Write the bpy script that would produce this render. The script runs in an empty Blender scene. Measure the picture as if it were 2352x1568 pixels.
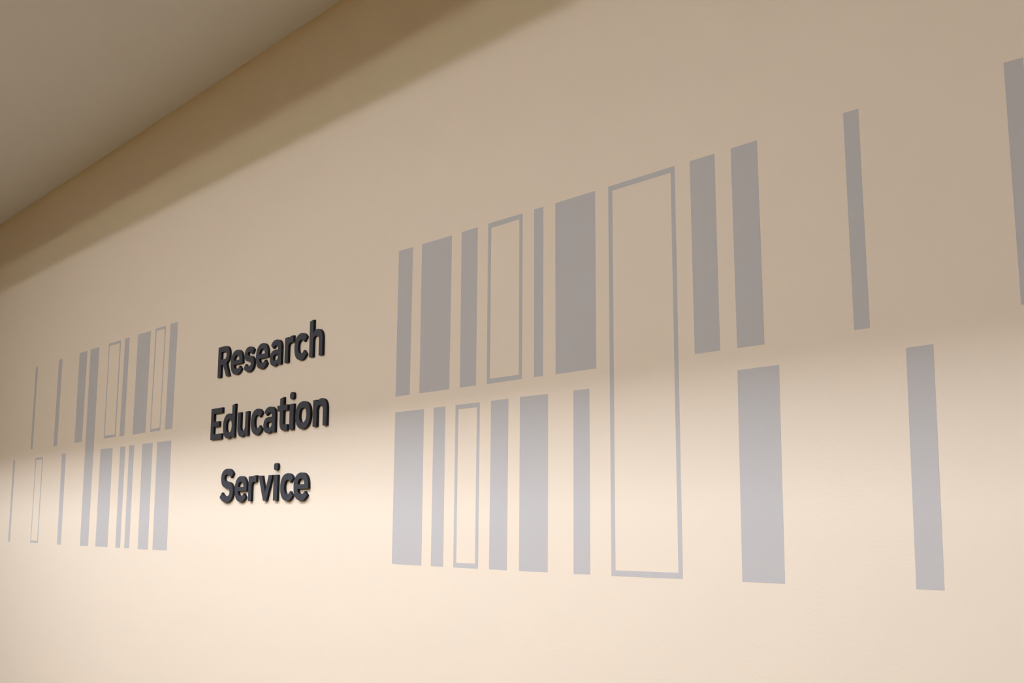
import bpy, bmesh, math, re
from mathutils import Matrix, Vector

C = bpy.context.scene.collection
scene = bpy.context.scene

# ------------------------------------------------------------------ camera
cam_data = bpy.data.cameras.new('camera')
cam_data.sensor_fit = 'HORIZONTAL'; cam_data.sensor_width = 36.0; cam_data.lens = 40.434
cam_data.clip_start = 0.05
cam = bpy.data.objects.new('camera', cam_data); C.objects.link(cam)
RIGHT = Vector((0.63492259, 0.77256661, 0.00376075))
UP = Vector((0.11691571, -0.10089493, 0.98800351))
FWD = Vector((-0.76367796, 0.62686606, 0.15438564))
M = Matrix((RIGHT, UP, -FWD)).transposed().to_4x4()
M.translation = Vector((0.0, -1.6, 1.6))          # 1.6 m from the wall, eye height 1.6 m
cam.matrix_world = M
scene.camera = cam

# ------------------------------------------------------------------ world, exposure
world = bpy.data.worlds.new('world'); scene.world = world
world.use_nodes = True
world.node_tree.nodes['Background'].inputs[0].default_value = (0.9, 0.93, 1.0, 1)
world.node_tree.nodes['Background'].inputs[1].default_value = 0.02
vs = scene.view_settings
vs.view_transform = 'Standard'; vs.look = 'None'; vs.gamma = 1.0; vs.use_curve_mapping = False
vs.exposure = 0.0
# lamp strengths of the three ceiling light lines (radiance of the strips)
LAMP_MAIN = (127.0, 140.0, 191.0)
LAMP_UPPER = (87.0, 91.0, 130.0)
LAMP_FAR = (109.0, 119.0, 117.0)

# ------------------------------------------------------------------ helpers
def lin(c):
    return tuple((v/12.92 if v <= 0.04045 else ((v+0.055)/1.055)**2.4) for v in c)

def material(name, col, rough=0.6, var=0.03, scale=3.0, bump=0.0, bump_scale=300.0, spec=0.3, emit=None, tint=None):
    m = bpy.data.materials.new(name); m.use_nodes = True
    nt = m.node_tree; b = nt.nodes['Principled BSDF']
    b.inputs['Roughness'].default_value = rough
    b.inputs['Specular IOR Level'].default_value = spec
    tc = nt.nodes.new('ShaderNodeTexCoord')
    n = nt.nodes.new('ShaderNodeTexNoise'); n.inputs['Scale'].default_value = scale; n.inputs['Detail'].default_value = 5
    nt.links.new(tc.outputs['Object'], n.inputs['Vector'])
    mx = nt.nodes.new('ShaderNodeMix'); mx.data_type = 'RGBA'
    nt.links.new(n.outputs['Fac'], mx.inputs['Factor'])
    mx.inputs['A'].default_value = (*[c*(1-var) for c in col], 1)
    mx.inputs['B'].default_value = (*[min(1, c*(1+var)) for c in (tint or col)], 1)
    nt.links.new(mx.outputs['Result'], b.inputs['Base Color'])
    if bump:
        n2 = nt.nodes.new('ShaderNodeTexNoise'); n2.inputs['Scale'].default_value = bump_scale; n2.inputs['Detail'].default_value = 3
        nt.links.new(tc.outputs['Object'], n2.inputs['Vector'])
        bp = nt.nodes.new('ShaderNodeBump'); bp.inputs['Strength'].default_value = bump; bp.inputs['Distance'].default_value = 0.002
        nt.links.new(n2.outputs['Fac'], bp.inputs['Height']); nt.links.new(bp.outputs['Normal'], b.inputs['Normal'])
    if emit:
        k = max(emit); b.inputs['Emission Color'].default_value = (*[c/k for c in emit], 1); b.inputs['Emission Strength'].default_value = k
    return m

def link(name, mesh, mat, parent=None):
    o = bpy.data.objects.new(name, mesh); C.objects.link(o)
    if mat: mesh.materials.append(mat)
    if parent: o.parent = parent
    return o

def box(bm, x0, x1, y0, y1, z0, z1):
    v = [bm.verts.new(p) for p in ((x0,y0,z0),(x1,y0,z0),(x1,y1,z0),(x0,y1,z0),(x0,y0,z1),(x1,y0,z1),(x1,y1,z1),(x0,y1,z1))]
    for f in ((0,3,2,1),(4,5,6,7),(0,1,5,4),(1,2,6,5),(2,3,7,6),(3,0,4,7)):
        bm.faces.new([v[i] for i in f])

def boxes(name, lst, mat, parent=None, origin=(0,0,0)):
    bm = bmesh.new()
    for b in lst: box(bm, *b)
    if origin != (0,0,0): bmesh.ops.translate(bm, verts=bm.verts, vec=-Vector(origin))
    me = bpy.data.meshes.new(name); bm.to_mesh(me); bm.free()
    o = link(name, me, mat, parent); o.location = origin
    return o

def tag(o, label=None, cat=None, group=None, kind=None):
    if label: o['label'] = label
    if cat: o['category'] = cat
    if group: o['group'] = group
    if kind: o['kind'] = kind
    return o

# ------------------------------------------------------------------ materials
WALL = (0.80, 0.66, 0.435)
m_wall = material('tan_wall_paint', WALL, 0.62, 0.012, 1.3, bump=0.10, bump_scale=170, spec=0.25)
m_ceiling = material('ceiling_paint', (0.80, 0.80, 0.80), 0.8, 0.012, 1.7, bump=0.08, bump_scale=200, spec=0.15)
m_floor = material('floor_wood', (0.21, 0.14, 0.055), 0.45, 0.12, 2.0, bump=0.05, bump_scale=40)
m_front = material('brown_wall_paint', (0.29, 0.20, 0.10), 0.6, 0.03, 1.5, bump=0.08, bump_scale=170)
m_stripe = material('grey_stripe_paint', (0.505, 0.466, 0.370), 0.6, 0.012, 2.5, bump=0.06, bump_scale=170, spec=0.25)
m_letter = material('charcoal_letter_paint', (0.045, 0.045, 0.044), 0.55, 0.08, 14.0, bump=0.05, bump_scale=400, spec=0.3)
m_edge = material('black_letter_edge', (0.009, 0.008, 0.009), 0.6, 0.08, 14.0, spec=0.2)
m_trim = material('trim_paint', (0.55, 0.5, 0.42), 0.5, 0.02, 4.0)
m_house = material('dark_fixture_housing', (0.03, 0.03, 0.03), 0.7, 0.05, 8.0)
m_main = material('lamp_main', (0.9, 0.9, 0.9), 0.5, 0.0, 1.0, emit=LAMP_MAIN)
m_upper = material('lamp_upper', (0.9, 0.9, 0.9), 0.5, 0.0, 1.0, emit=LAMP_UPPER)
m_far = material('lamp_far', (0.9, 0.9, 0.9), 0.5, 0.0, 1.0, emit=LAMP_FAR)

# ------------------------------------------------------------------ room shell
X0, X1, DEPTH, H = -9.0, 3.2, 3.8, 3.0816
SLOTS = [  # slot from / to (distance from the wall), x range, recess height, strip centre distance, strip width, material
    (1.15, 1.62, -6.4, -0.5, 0.30, 1.415, 0.050, m_main),
    (1.90, 2.75, -5.7, 0.3, 0.145, 2.668, 0.050, m_upper),
    (2.90, 3.70, -5.7, 0.3, 0.051, 3.575, 0.020, m_far),
]
tag(boxes('wall_back', [(X0, X1, 0, 0.12, 0, H)], m_wall), kind='structure')
tag(boxes('wall_front', [(X0, X1, -DEPTH-0.12, -DEPTH, 0, H)], m_front), kind='structure')
tag(boxes('wall_left', [(X0-0.12, X0, -DEPTH, 0, 0, H)], m_wall), kind='structure')
tag(boxes('wall_right', [(X1, X1+0.12, -DEPTH, 0, 0, H)], m_wall), kind='structure')
tag(boxes('floor', [(X0, X1, -DEPTH, 0, -0.1, 0)], m_floor), kind='structure')
cl = []; y = 0.0
for (a, b, xa, xb, h, td, tr, mm) in SLOTS:
    cl.append((X0, X1, -a, -y, H, H+0.02))
    cl.append((X0, xa, -b, -a, H, H+0.02)); cl.append((xb, X1, -b, -a, H, H+0.02))
    y = b
cl.append((X0, X1, -DEPTH, -y, H, H+0.02))
ceiling = tag(boxes('ceiling', cl, m_ceiling), kind='structure')
tag(boxes('baseboard_back', [(X0, X1, -0.014, 0, 0, 0.1)], m_trim), kind='structure')

for i, (a, b, xa, xb, h, td, tr, mm) in enumerate(SLOTS):
    e = bpy.data.objects.new('ceiling_light', None); C.objects.link(e)
    e.location = ((xa+xb)/2, -(a+b)/2, H)
    tag(e, ['long recessed ceiling light line nearest the painted wall', 'long shallow recessed ceiling light line, middle of three',
            'long shallow recessed ceiling light line farthest from the painted wall'][i], 'ceiling light', 'recessed light lines in the ceiling')
    cx, cy = e.location.x, e.location.y
    t = 0.01; z0 = H+0.021; z1 = H+h+0.012
    def rel(q): return (q[0]-cx, q[1]-cx, q[2]-cy, q[3]-cy, q[4]-H, q[5]-H)
    hs = [(xa-t, xb+t, -b-t, -a+t, z1, z1+t), (xa-t, xa, -b-t, -a+t, z0, z1), (xb, xb+t, -b-t, -a+t, z0, z1),
          (xa, xb, -a, -a+t, z0, z1), (xa, xb, -b-t, -b, z0, z1)]
    boxes('housing', [rel(q) for q in hs], m_house, e)
    boxes('lamp_strip', [rel((xa+0.02, xb-0.02, -td-tr/2, -td+tr/2, H+h, H+h+(0.008 if mm is m_far else 0.004)))], mm, e)

# ------------------------------------------------------------------ painted bars (corners x, z in metres on the wall: TL, TR, BR, BL; inner corners if hollow)
BARS = [
    ('hairline grey stripe, leftmost bar of the whole upper row', 'left', [(-5.3213, 2.2768), (-5.2917, 2.2752), (-5.2925, 1.9074), (-5.3195, 1.9076)], None),
    ('thin grey stripe, second from the left in the upper row', 'left', [(-5.011, 2.2773), (-4.9654, 2.2768), (-4.9656, 1.9063), (-5.0112, 1.9068)], None),
    ('narrow solid grey bar just left of the tall full-height bar in the left group', 'left', [(-4.7567, 2.2781), (-4.6656, 2.2775), (-4.6669, 1.9086), (-4.753, 1.9078)], None),
    ('tall narrow solid grey bar running through both rows left of the lettering', 'left', [(-4.6294, 2.2783), (-4.5308, 2.2771), (-4.527, 1.4996), (-4.6173, 1.4989)], None),
    ('hollow grey outlined rectangle just right of the tall bar in the left group', 'left', [(-4.4271, 2.2787), (-4.3029, 2.2776), (-4.3028, 1.9093), (-4.4263, 1.9086)], [(-4.4196, 2.269), (-4.3133, 2.2674), (-4.3135, 1.9185), (-4.4175, 1.9193)]),
    ('thin grey stripe between hollow rectangle and wide bar, upper row left of the lettering', 'left', [(-4.2613, 2.279), (-4.2157, 2.2783), (-4.2169, 1.9078), (-4.2632, 1.9082)], None),
    ('widest solid grey bar in the upper row left of the lettering', 'left', [(-4.134, 2.2787), (-4.0134, 2.2776), (-4.0159, 1.909), (-4.1358, 1.9077)], None),
    ('narrower hollow grey outlined rectangle left of the word Research, between two solid bars', 'left', [(-3.9704, 2.2797), (-3.8791, 2.2792), (-3.8838, 1.9086), (-3.9735, 1.9082)], [(-3.9602, 2.2706), (-3.8873, 2.2691), (-3.8908, 1.9192), (-3.9666, 1.9182)]),
    ('solid grey bar in the upper row, nearest to the left of the word Research', 'left', [(-3.8396, 2.2803), (-3.7761, 2.2789), (-3.7806, 1.9092), (-3.8424, 1.9081)], None),
    ('hairline grey stripe at the far left end of the lower row', 'left', [(-5.5619, 1.8678), (-5.5349, 1.8676), (-5.5264, 1.5009), (-5.5558, 1.5)], None),
    ('hollow grey outlined rectangle at the left end of the lower row', 'left', [(-5.2409, 1.8665), (-5.1406, 1.8671), (-5.1311, 1.5008), (-5.2352, 1.4998)], [(-5.2313, 1.858), (-5.1503, 1.8575), (-5.1442, 1.5107), (-5.2256, 1.5106)]),
    ('thin grey stripe, lower row, between the leftmost hollow rectangle and the tall bar', 'left', [(-4.8971, 1.8699), (-4.8478, 1.8696), (-4.8399, 1.4988), (-4.8869, 1.4991)], None),
    ('wide solid grey bar, lower row, just right of the tall bar in the left group', 'left', [(-4.4524, 1.8696), (-4.3257, 1.8678), (-4.3216, 1.4995), (-4.448, 1.4991)], None),
    ('thin grey stripe, lower row, left one of the close pair in the left group', 'left', [(-4.2489, 1.8686), (-4.1987, 1.8682), (-4.1959, 1.4987), (-4.2429, 1.4988)], None),
    ('thin grey stripe, lower row, right one of the close pair in the left group', 'left', [(-4.1612, 1.8692), (-4.1133, 1.8688), (-4.1101, 1.4991), (-4.1564, 1.4988)], None),
    ('medium solid grey bar, lower row, second to the left of the word Service', 'left', [(-4.0373, 1.8695), (-3.9445, 1.8685), (-3.9386, 1.4978), (-4.0298, 1.4977)], None),
    ('wide solid grey bar, lower row, nearest to the left of the word Service', 'left', [(-3.9038, 1.8689), (-3.7833, 1.8684), (-3.7762, 1.4985), (-3.8982, 1.4981)], None),
    ('narrow solid grey bar, upper row, nearest to the right of the word Research', 'right', [(-2.4067, 2.2827), (-2.3435, 2.2812), (-2.3471, 1.9082), (-2.4094, 1.9081)], None),
    ('wide solid grey bar in the upper row, second to the right of the word Research', 'right', [(-2.3037, 2.2811), (-2.1785, 2.2799), (-2.182, 1.9076), (-2.3052, 1.908)], None),
    ('narrow solid grey bar, upper row, just left of the one-row hollow rectangle', 'right', [(-2.1393, 2.2803), (-2.0769, 2.2802), (-2.0791, 1.9074), (-2.1405, 1.9075)], None),
    ('hollow grey outlined rectangle in the upper row right of the lettering, one row high', 'right', [(-2.0374, 2.2805), (-1.9133, 2.2794), (-1.9147, 1.9072), (-2.0387, 1.9069)], [(-2.026, 2.2683), (-1.9245, 2.2682), (-1.925, 1.9176), (-2.0277, 1.9182)]),
    ('thin grey stripe, upper row, just right of the one-row hollow rectangle right of the lettering', 'right', [(-1.8738, 2.2801), (-1.8427, 2.2796), (-1.8442, 1.907), (-1.8739, 1.9073)], None),
    ('wide solid grey bar in the upper row, just left of the tall hollow rectangle', 'right', [(-1.8034, 2.2792), (-1.6791, 2.2787), (-1.6796, 1.907), (-1.8036, 1.9068)], None),
    ('tall large hollow grey outlined rectangle spanning both rows right of the lettering', 'right', [(-1.64, 2.2788), (-1.4565, 2.2788), (-1.4551, 1.4972), (-1.6409, 1.4958)], [(-1.6285, 2.2677), (-1.4671, 2.2676), (-1.4657, 1.508), (-1.6297, 1.5068)]),
    ('solid grey bar in the upper row, just right of the tall hollow rectangle', 'right', [(-1.4177, 2.2785), (-1.3567, 2.278), (-1.3544, 1.9072), (-1.4152, 1.9072)], None),
    ('solid grey bar in the upper row, second to the right of the tall hollow rectangle', 'right', [(-1.3179, 2.2783), (-1.2574, 2.278), (-1.2543, 1.9069), (-1.315, 1.907)], None),
    ('lone thin grey stripe high on the right, second from the right edge', 'right', [(-1.0762, 2.2783), (-1.0467, 2.2779), (-1.0432, 1.909), (-1.0725, 1.9088)], None),
    ('rightmost grey bar, cut off by the right edge of the photo', 'right', [(-0.7961, 2.2784), (-0.7663, 2.2769), (-0.7636, 1.9108), (-0.7934, 1.9108)], None),
    ('wide solid grey bar, lower row, nearest to the right of the lettering', 'right', [(-2.4092, 1.8687), (-2.2846, 1.868), (-2.2856, 1.4952), (-2.4118, 1.4954)], None),
    ('thin grey stripe, lower row, just left of the small hollow rectangle right of the lettering', 'right', [(-2.2437, 1.8683), (-2.1963, 1.8679), (-2.1979, 1.4954), (-2.2468, 1.4952)], None),
    ('small hollow grey outlined rectangle in the lower row right of the lettering', 'right', [(-2.156, 1.8682), (-2.0638, 1.8675), (-2.0654, 1.4949), (-2.1582, 1.4951)], [(-2.1452, 1.8573), (-2.0742, 1.8568), (-2.077, 1.5063), (-2.1474, 1.5059)]),
    ('medium solid grey bar, lower row, just right of the small hollow rectangle', 'right', [(-2.0223, 1.8675), (-1.9606, 1.8676), (-1.9639, 1.4953), (-2.0261, 1.4953)], None),
    ('wide solid grey bar in the lower row, in the middle of the right group', 'right', [(-1.9208, 1.8681), (-1.8278, 1.8672), (-1.8295, 1.4959), (-1.9229, 1.4953)], None),
    ('narrow solid grey bar in the lower row, just left of the tall hollow rectangle', 'right', [(-1.7482, 1.8676), (-1.7002, 1.8674), (-1.7011, 1.496), (-1.75, 1.4954)], None),
    ('widest lone solid grey bar in the lower row, right of the tall hollow rectangle', 'right', [(-1.3158, 1.8674), (-1.2246, 1.8676), (-1.2267, 1.4987), (-1.3173, 1.4977)], None),
    ('lone solid grey bar in the lower row near the right edge of the photo', 'right', [(-0.9807, 1.8695), (-0.934, 1.8699), (-0.9371, 1.5012), (-0.9835, 1.5009)], None),
]
TH = 0.0002
def bar_mesh(name, outer, inner):
    cx = sum(p[0] for p in outer)/4; cz = min(p[1] for p in outer)
    bm = bmesh.new()
    def ring(pts, y): return [bm.verts.new((p[0]-cx, y, p[1]-cz)) for p in pts]
    of, ob = ring(outer, -TH), ring(outer, 0)
    for i in range(4):
        j = (i+1) % 4; bm.faces.new((of[i], of[j], ob[j], ob[i]))
    if inner:
        nf, nb = ring(inner, -TH), ring(inner, 0)
        for i in range(4):
            j = (i+1) % 4
            bm.faces.new((nf[j], nf[i], nb[i], nb[j]))
            bm.faces.new((of[j], of[i], nf[i], nf[j]))
            bm.faces.new((ob[i], ob[j], nb[j], nb[i]))
    else:
        bm.faces.new(of[::-1]); bm.faces.new(ob)
    bmesh.ops.recalc_face_normals(bm, faces=bm.faces)
    me = bpy.data.meshes.new(name); bm.to_mesh(me); bm.free()
    return me, (cx, 0, cz)

for label, side, outer, inner in BARS:
    name = 'rectangle_outline' if inner else 'grey_bar'
    me, loc = bar_mesh(name, outer, inner)
    o = link(name, me, m_stripe); o.location = loc
    tag(o, label, 'outline' if inner else 'bar', 'barcode pattern of grey bars on the wall')

# ------------------------------------------------------------------ raised letters
# glyph outlines, unit = 1.6 mm, baseline 0; (nominal width, [contours])
O_H = 'M 39 23 C 39 31.5 34.5 36 26.5 36 C 18.5 36 14 31.5 14 23 C 14 14.5 18.5 10 26.5 10 C 34.5 10 39 14.5 39 23 Z'
G = {
'R': (53.3, ['M 0 0 L 13.8 0 L 13.8 24.5 L 23.5 24.5 L 39 0 L 53.3 0 L 38 26.5 C 46.5 29.2 51.5 35 51.5 43.3 C 51.5 54.5 43 61.5 30.5 61.5 L 0 61.5 Z',
             'M 13.8 35.5 L 29 35.5 C 34.6 35.5 37.8 38.3 37.8 43 C 37.8 47.7 34.6 50.5 29 50.5 L 13.8 50.5 Z']),
'E': (49.5, ['M 0 0 L 49.5 0 L 49.5 10.7 L 13.2 10.7 L 13.2 25 L 37.5 25 L 37.5 35.7 L 13.2 35.7 L 13.2 51.4 L 49.5 51.4 L 49.5 62 L 0 62 Z']),
'S': (56.3, ['M 55 53 C 48 60 40 63.3 29.5 63.3 C 13.5 63.3 3.5 56 3.5 45 C 3.5 33.5 11.5 28 23.5 26.3 L 32.5 25 C 39 24 41.8 22 41.8 18.2 C 41.8 13 37 10.3 28.5 10.3 C 20.5 10.3 14.5 12.8 9.3 18 L 0 8.7 C 7.5 1.5 17 -1.3 28.3 -1.3 C 45.5 -1.3 56.3 6 56.3 18.8 C 56.3 30 49 35.8 36 37.6 L 27 38.9 C 20.3 39.9 17.8 41.8 17.8 45.5 C 17.8 49.8 22 52 29 52 C 35.5 52 41 50 46 44.8 Z']),
'e': (50, ['M 50 19 L 13.8 19 C 14.5 13 19 9.8 27 9.8 C 31.5 9.8 35 11.5 38.5 15 L 46.8 7.5 C 41 1.5 34.5 -1.3 26.5 -1.3 C 9 -1.3 0 7.5 0 23 C 0 38 9 47.5 25.5 47.5 C 41.5 47.5 50 38 50 24 Z',
           'M 13.6 27 C 14 33 18 37 25.3 37 C 32.5 37 36.3 33 36.7 27 Z']),
's': (42.5, ['M 40.5 39.5 C 35 45 28.5 47.5 21 47.5 C 8.8 47.5 1.8 41.5 1.8 32.8 C 1.8 24.5 8 20.3 17 19.2 L 23 18.4 C 27.5 17.8 29 16.6 29 14.2 C 29 10.8 25.8 9.5 20.5 9.5 C 15 9.5 10.8 11.3 7.3 15 L -0.3 7.5 C 5 1.5 12 -1.3 20.7 -1.3 C 34 -1.3 42.2 4.5 42.2 14.8 C 42.2 23.5 36.5 27.7 27 29 L 20.5 29.9 C 16.3 30.5 14.8 31.6 14.8 33.5 C 14.8 36.2 17.5 37.4 21 37.4 C 25.5 37.4 29 35.5 32.5 31.8 Z']),
'a': (43.5, ['M 43.5 0 L 31.8 0 L 31.8 4 C 28.5 0.4 24.5 -1.3 18.5 -1.3 C 7 -1.3 0 4.5 0 13.8 C 0 23.5 7 28.6 17.5 28.6 L 31 28.6 L 31 30.5 C 31 34.8 28.3 36.8 22 36.8 C 17.5 36.8 14.5 35.3 11.5 31.5 L 3 38.5 C 7.5 44.8 13.5 47.5 22.5 47.5 C 36.5 47.5 43.5 41.5 43.5 31 Z',
             'M 31 19.8 L 19.5 19.8 C 14.5 19.8 12.5 17.8 12.5 14.2 C 12.5 10.3 15 8.3 19.8 8.3 C 27 8.3 31 10.2 31 16.5 Z']),
'r': (31, ['M 0 0 L 12.5 0 L 12.5 26 C 12.5 32 16 35.3 21.5 35.3 L 31 35.3 L 31 47.3 L 25.5 47.3 C 19.5 47.3 15 45 12.2 41.5 L 12.2 46 L 0 46 Z']),
'c': (43.8, ['M 43.8 38.5 C 39 44.4 33 47.5 25 47.5 C 9 47.5 0 38 0 23 C 0 8 9 -1.3 25 -1.3 C 33 -1.3 39 2 43.8 8 L 35 15.8 C 32.3 12.3 29 10.3 25 10.3 C 17.5 10.3 13.8 15 13.8 23 C 13.8 31 17.5 35.8 25 35.8 C 29 35.8 32.3 34 35 30.5 Z']),
'h': (45.6, ['M 0 0 L 12.7 0 L 12.7 27 C 12.7 33 16.5 36.3 22.3 36.3 C 29 36.3 33 33 33 27 L 33 0 L 45.6 0 L 45.6 28.5 C 45.6 40.5 38 47.5 27 47.5 C 21 47.5 16 45.3 12.7 42 L 12.7 65.8 L 0 64 Z']),
'n': (45.6, ['M 0 0 L 12.7 0 L 12.7 27 C 12.7 33 16.5 36.3 22.3 36.3 C 29 36.3 33 33 33 27 L 33 0 L 45.6 0 L 45.6 28.5 C 45.6 40.5 38 47.5 27 47.5 C 21 47.5 15.5 45 12.2 41.5 L 12.2 46 L 0 46 Z']),
'u': (45, ['M 45 46 L 32.3 46 L 32.3 19 C 32.3 13 28.5 9.7 22.7 9.7 C 16 9.7 12.7 13 12.7 19 L 12.7 46 L 0 46 L 0 17.5 C 0 5.5 7 -1.3 18 -1.3 C 24 -1.3 29.3 1 32.6 4.5 L 32.6 0 L 45 0 Z']),
'd': (51, ['M 51 0 L 38.8 0 L 38.8 4.5 C 35 0.5 30 -1.3 24 -1.3 C 9 -1.3 0 8 0 23 C 0 38 9 47.5 24 47.5 C 30 47.5 34.8 45.5 38.3 42 L 38.3 62.8 L 51 64.8 Z',
            'M 38.3 23 C 38.3 31.5 34 36 26 36 C 18 36 13.7 31.5 13.7 23 C 13.7 14.5 18 10 26 10 C 34 10 38.3 14.5 38.3 23 Z']),
't': (38.5, ['M 10 46.5 L 10 58.7 L 23.5 60.9 L 23.5 46.5 L 38.5 46.5 L 38.5 36.3 L 23.5 36.3 L 23.5 15.5 C 23.5 12.5 25 10.8 28 10.8 L 38.5 10.8 L 38.5 0 L 26.5 0 C 16 0 10 6 10 15 L 10 36.3 L 0 36.3 L 0 46.5 Z']),
'o': (53, ['M 53 23 C 53 38 43.5 47.5 26.5 47.5 C 9.5 47.5 0 38 0 23 C 0 8 9.5 -1.3 26.5 -1.3 C 43.5 -1.3 53 8 53 23 Z', O_H]),
'v': (53.5, ['M 0 46 L 20.5 0 L 33 0 L 53.5 46 L 39.5 46 L 26.8 15 L 14 46 Z']),
'i': (14.4, ['M 0 0 L 14.4 0 L 14.4 46 L 0 46 Z']),
'dot': (14.4, ['M 14.4 60.6 C 14.4 65.5 12 67.2 7.2 67.2 C 2.4 67.2 0 65.5 0 60.6 C 0 55.7 2.4 54 7.2 54 C 12 54 14.4 55.7 14.4 60.6 Z']),
}
def sample(path):
    tk = path.replace(',', ' ').split(); pts = []; i = 0; cur = None; cmd = None
    while i < len(tk):
        if tk[i] in 'MLCZ': cmd = tk[i]; i += 1
        if cmd == 'Z': break
        if cmd in 'ML':
            cur = (float(tk[i]), float(tk[i+1])); pts.append(cur); i += 2
        else:
            a, b, c = [(float(tk[i+2*k]), float(tk[i+2*k+1])) for k in range(3)]; i += 6
            for s in range(1, 11):
                t = s/10; q = 1-t
                pts.append(tuple(q**3*cur[k]+3*q*q*t*a[k]+3*q*t*t*b[k]+t**3*c[k] for k in (0, 1)))
            cur = c
    if abs(pts[0][0]-pts[-1][0])+abs(pts[0][1]-pts[-1][1]) < 1e-6: pts.pop()
    return pts

U = 0.0016        # metres per glyph unit
DEPTH_L = 0.008   # letters stand 8 mm proud of the wall
BEV = 0.0003
def glyph_mesh(key, width):
    w, paths = G[key]; sx = width/w
    cu = bpy.data.curves.new(key, 'CURVE'); cu.dimensions = '2D'; cu.fill_mode = 'BOTH'
    cu.extrude = DEPTH_L/2-BEV; cu.bevel_depth = BEV; cu.bevel_resolution = 1; cu.offset = -BEV
    for p in paths:
        pts = sample(p); sp = cu.splines.new('POLY'); sp.points.add(len(pts)-1); sp.use_cyclic_u = True
        for k, (x, y) in enumerate(pts): sp.points[k].co = (x*sx*U, y*U, 0, 1)
    o = bpy.data.objects.new('tmp', cu); C.objects.link(o)
    me = bpy.data.meshes.new_from_object(o.evaluated_get(bpy.context.evaluated_depsgraph_get()))
    bpy.data.objects.remove(o); bpy.data.curves.remove(cu)
    me.materials.clear()
    # glyph plane xy -> wall plane xz, back face on the wall, front towards the room (-y)
    me.transform(Matrix(((1, 0, 0, 0), (0, 0, -1, -DEPTH_L/2), (0, 1, 0, 0), (0, 0, 0, 1))))
    for p in me.polygons:
        p.use_smooth = False
        p.material_index = 0 if p.normal.y < -0.9 else 1      # charcoal face, black cut edge
    me.name = 'letter_' + key
    me.materials.append(m_letter); me.materials.append(m_edge)
    return me

WORDS = [  # word, baseline(x), letters: (key, left, right, label)
 ('Research', lambda u: 281.0+(u+2140)*0.0065, [
  ('R', -2141.5, -2089.2, 'raised charcoal capital letter R starting the word Research'),
  ('e', -2084.0, -2033.7, 'raised charcoal letter e right after the capital R, top word'),
  ('s', -2026.8, -1984.8, 'raised charcoal letter s in the middle of the top word'),
  ('e', -1977.5, -1929.5, 'raised charcoal letter e between s and a, top word'),
  ('a', -1921.2, -1878.0, 'raised charcoal letter a in the top word'),
  ('r', -1864.5, -1833.8, 'raised charcoal lowercase letter r in the top word, between a and c'),
  ('c', -1829.1, -1785.3, 'raised charcoal letter c in the top word, just before the h'),
  ('h', -1775.1, -1729.7, 'raised charcoal letter h ending the top word')]),
 ('Education', lambda u: 158.2+(u+2160)*0.005, [
  ('E', -2162.3, -2112.8, 'raised charcoal capital letter E starting the middle word'),
  ('d', -2107.0, -2056.0, 'raised charcoal letter d after the capital E'),
  ('u', -2044.0, -1999.2, 'raised charcoal letter u in the middle word'),
  ('c', -1988.0, -1943.6, 'raised charcoal letter c in the middle word, between u and a'),
  ('a', -1937.4, -1892.4, 'raised charcoal letter a in the middle word, between c and t'),
  ('t', -1885.3, -1847.0, 'raised charcoal letter t with crossbar in the middle word'),
  ('i', -1839.0, -1824.4, 'raised charcoal letter i with dot in the middle word, between t and o'),
  ('o', -1817.2, -1764.6, 'raised charcoal letter o in the middle word'),
  ('n', -1755.4, -1708.8, 'raised charcoal letter n ending the middle word')]),
 ('Service', lambda u: 35.3, [
  ('S', -2108.7, -2051.9, 'raised charcoal capital letter S starting the bottom word'),
  ('e', -2044.5, -1995.6, 'raised charcoal letter e right after the capital S, bottom word'),
  ('r', -1988.0, -1957.6, 'raised charcoal letter r in the bottom word, between e and v'),
  ('v', -1948.7, -1895.2, 'raised charcoal letter v in the bottom word'),
  ('i', -1890.2, -1875.2, 'raised charcoal letter i with dot in the bottom word, between v and c'),
  ('c', -1864.2, -1818.5, 'raised charcoal letter c in the bottom word, between i and e'),
  ('e', -1815.4, -1764.2, 'raised charcoal letter e ending the bottom word')]),
]
for word, base, letters in WORDS:
    for key, x0, x1, label in letters:
        loc = (x0*U, 0.0, 1.6+base(x0)*U)
        if key == 'i':
            o = bpy.data.objects.new('raised_letter', None); C.objects.link(o)
            link('stem', glyph_mesh('i', x1-x0), None, o); link('dot', glyph_mesh('dot', x1-x0), None, o)
        else:
            o = link('raised_letter', glyph_mesh(key, x1-x0), None)
        o.location = loc
        tag(o, label, 'letter', 'raised letters of the %s word' % {'Research': 'top', 'Education': 'middle', 'Service': 'bottom'}[word])
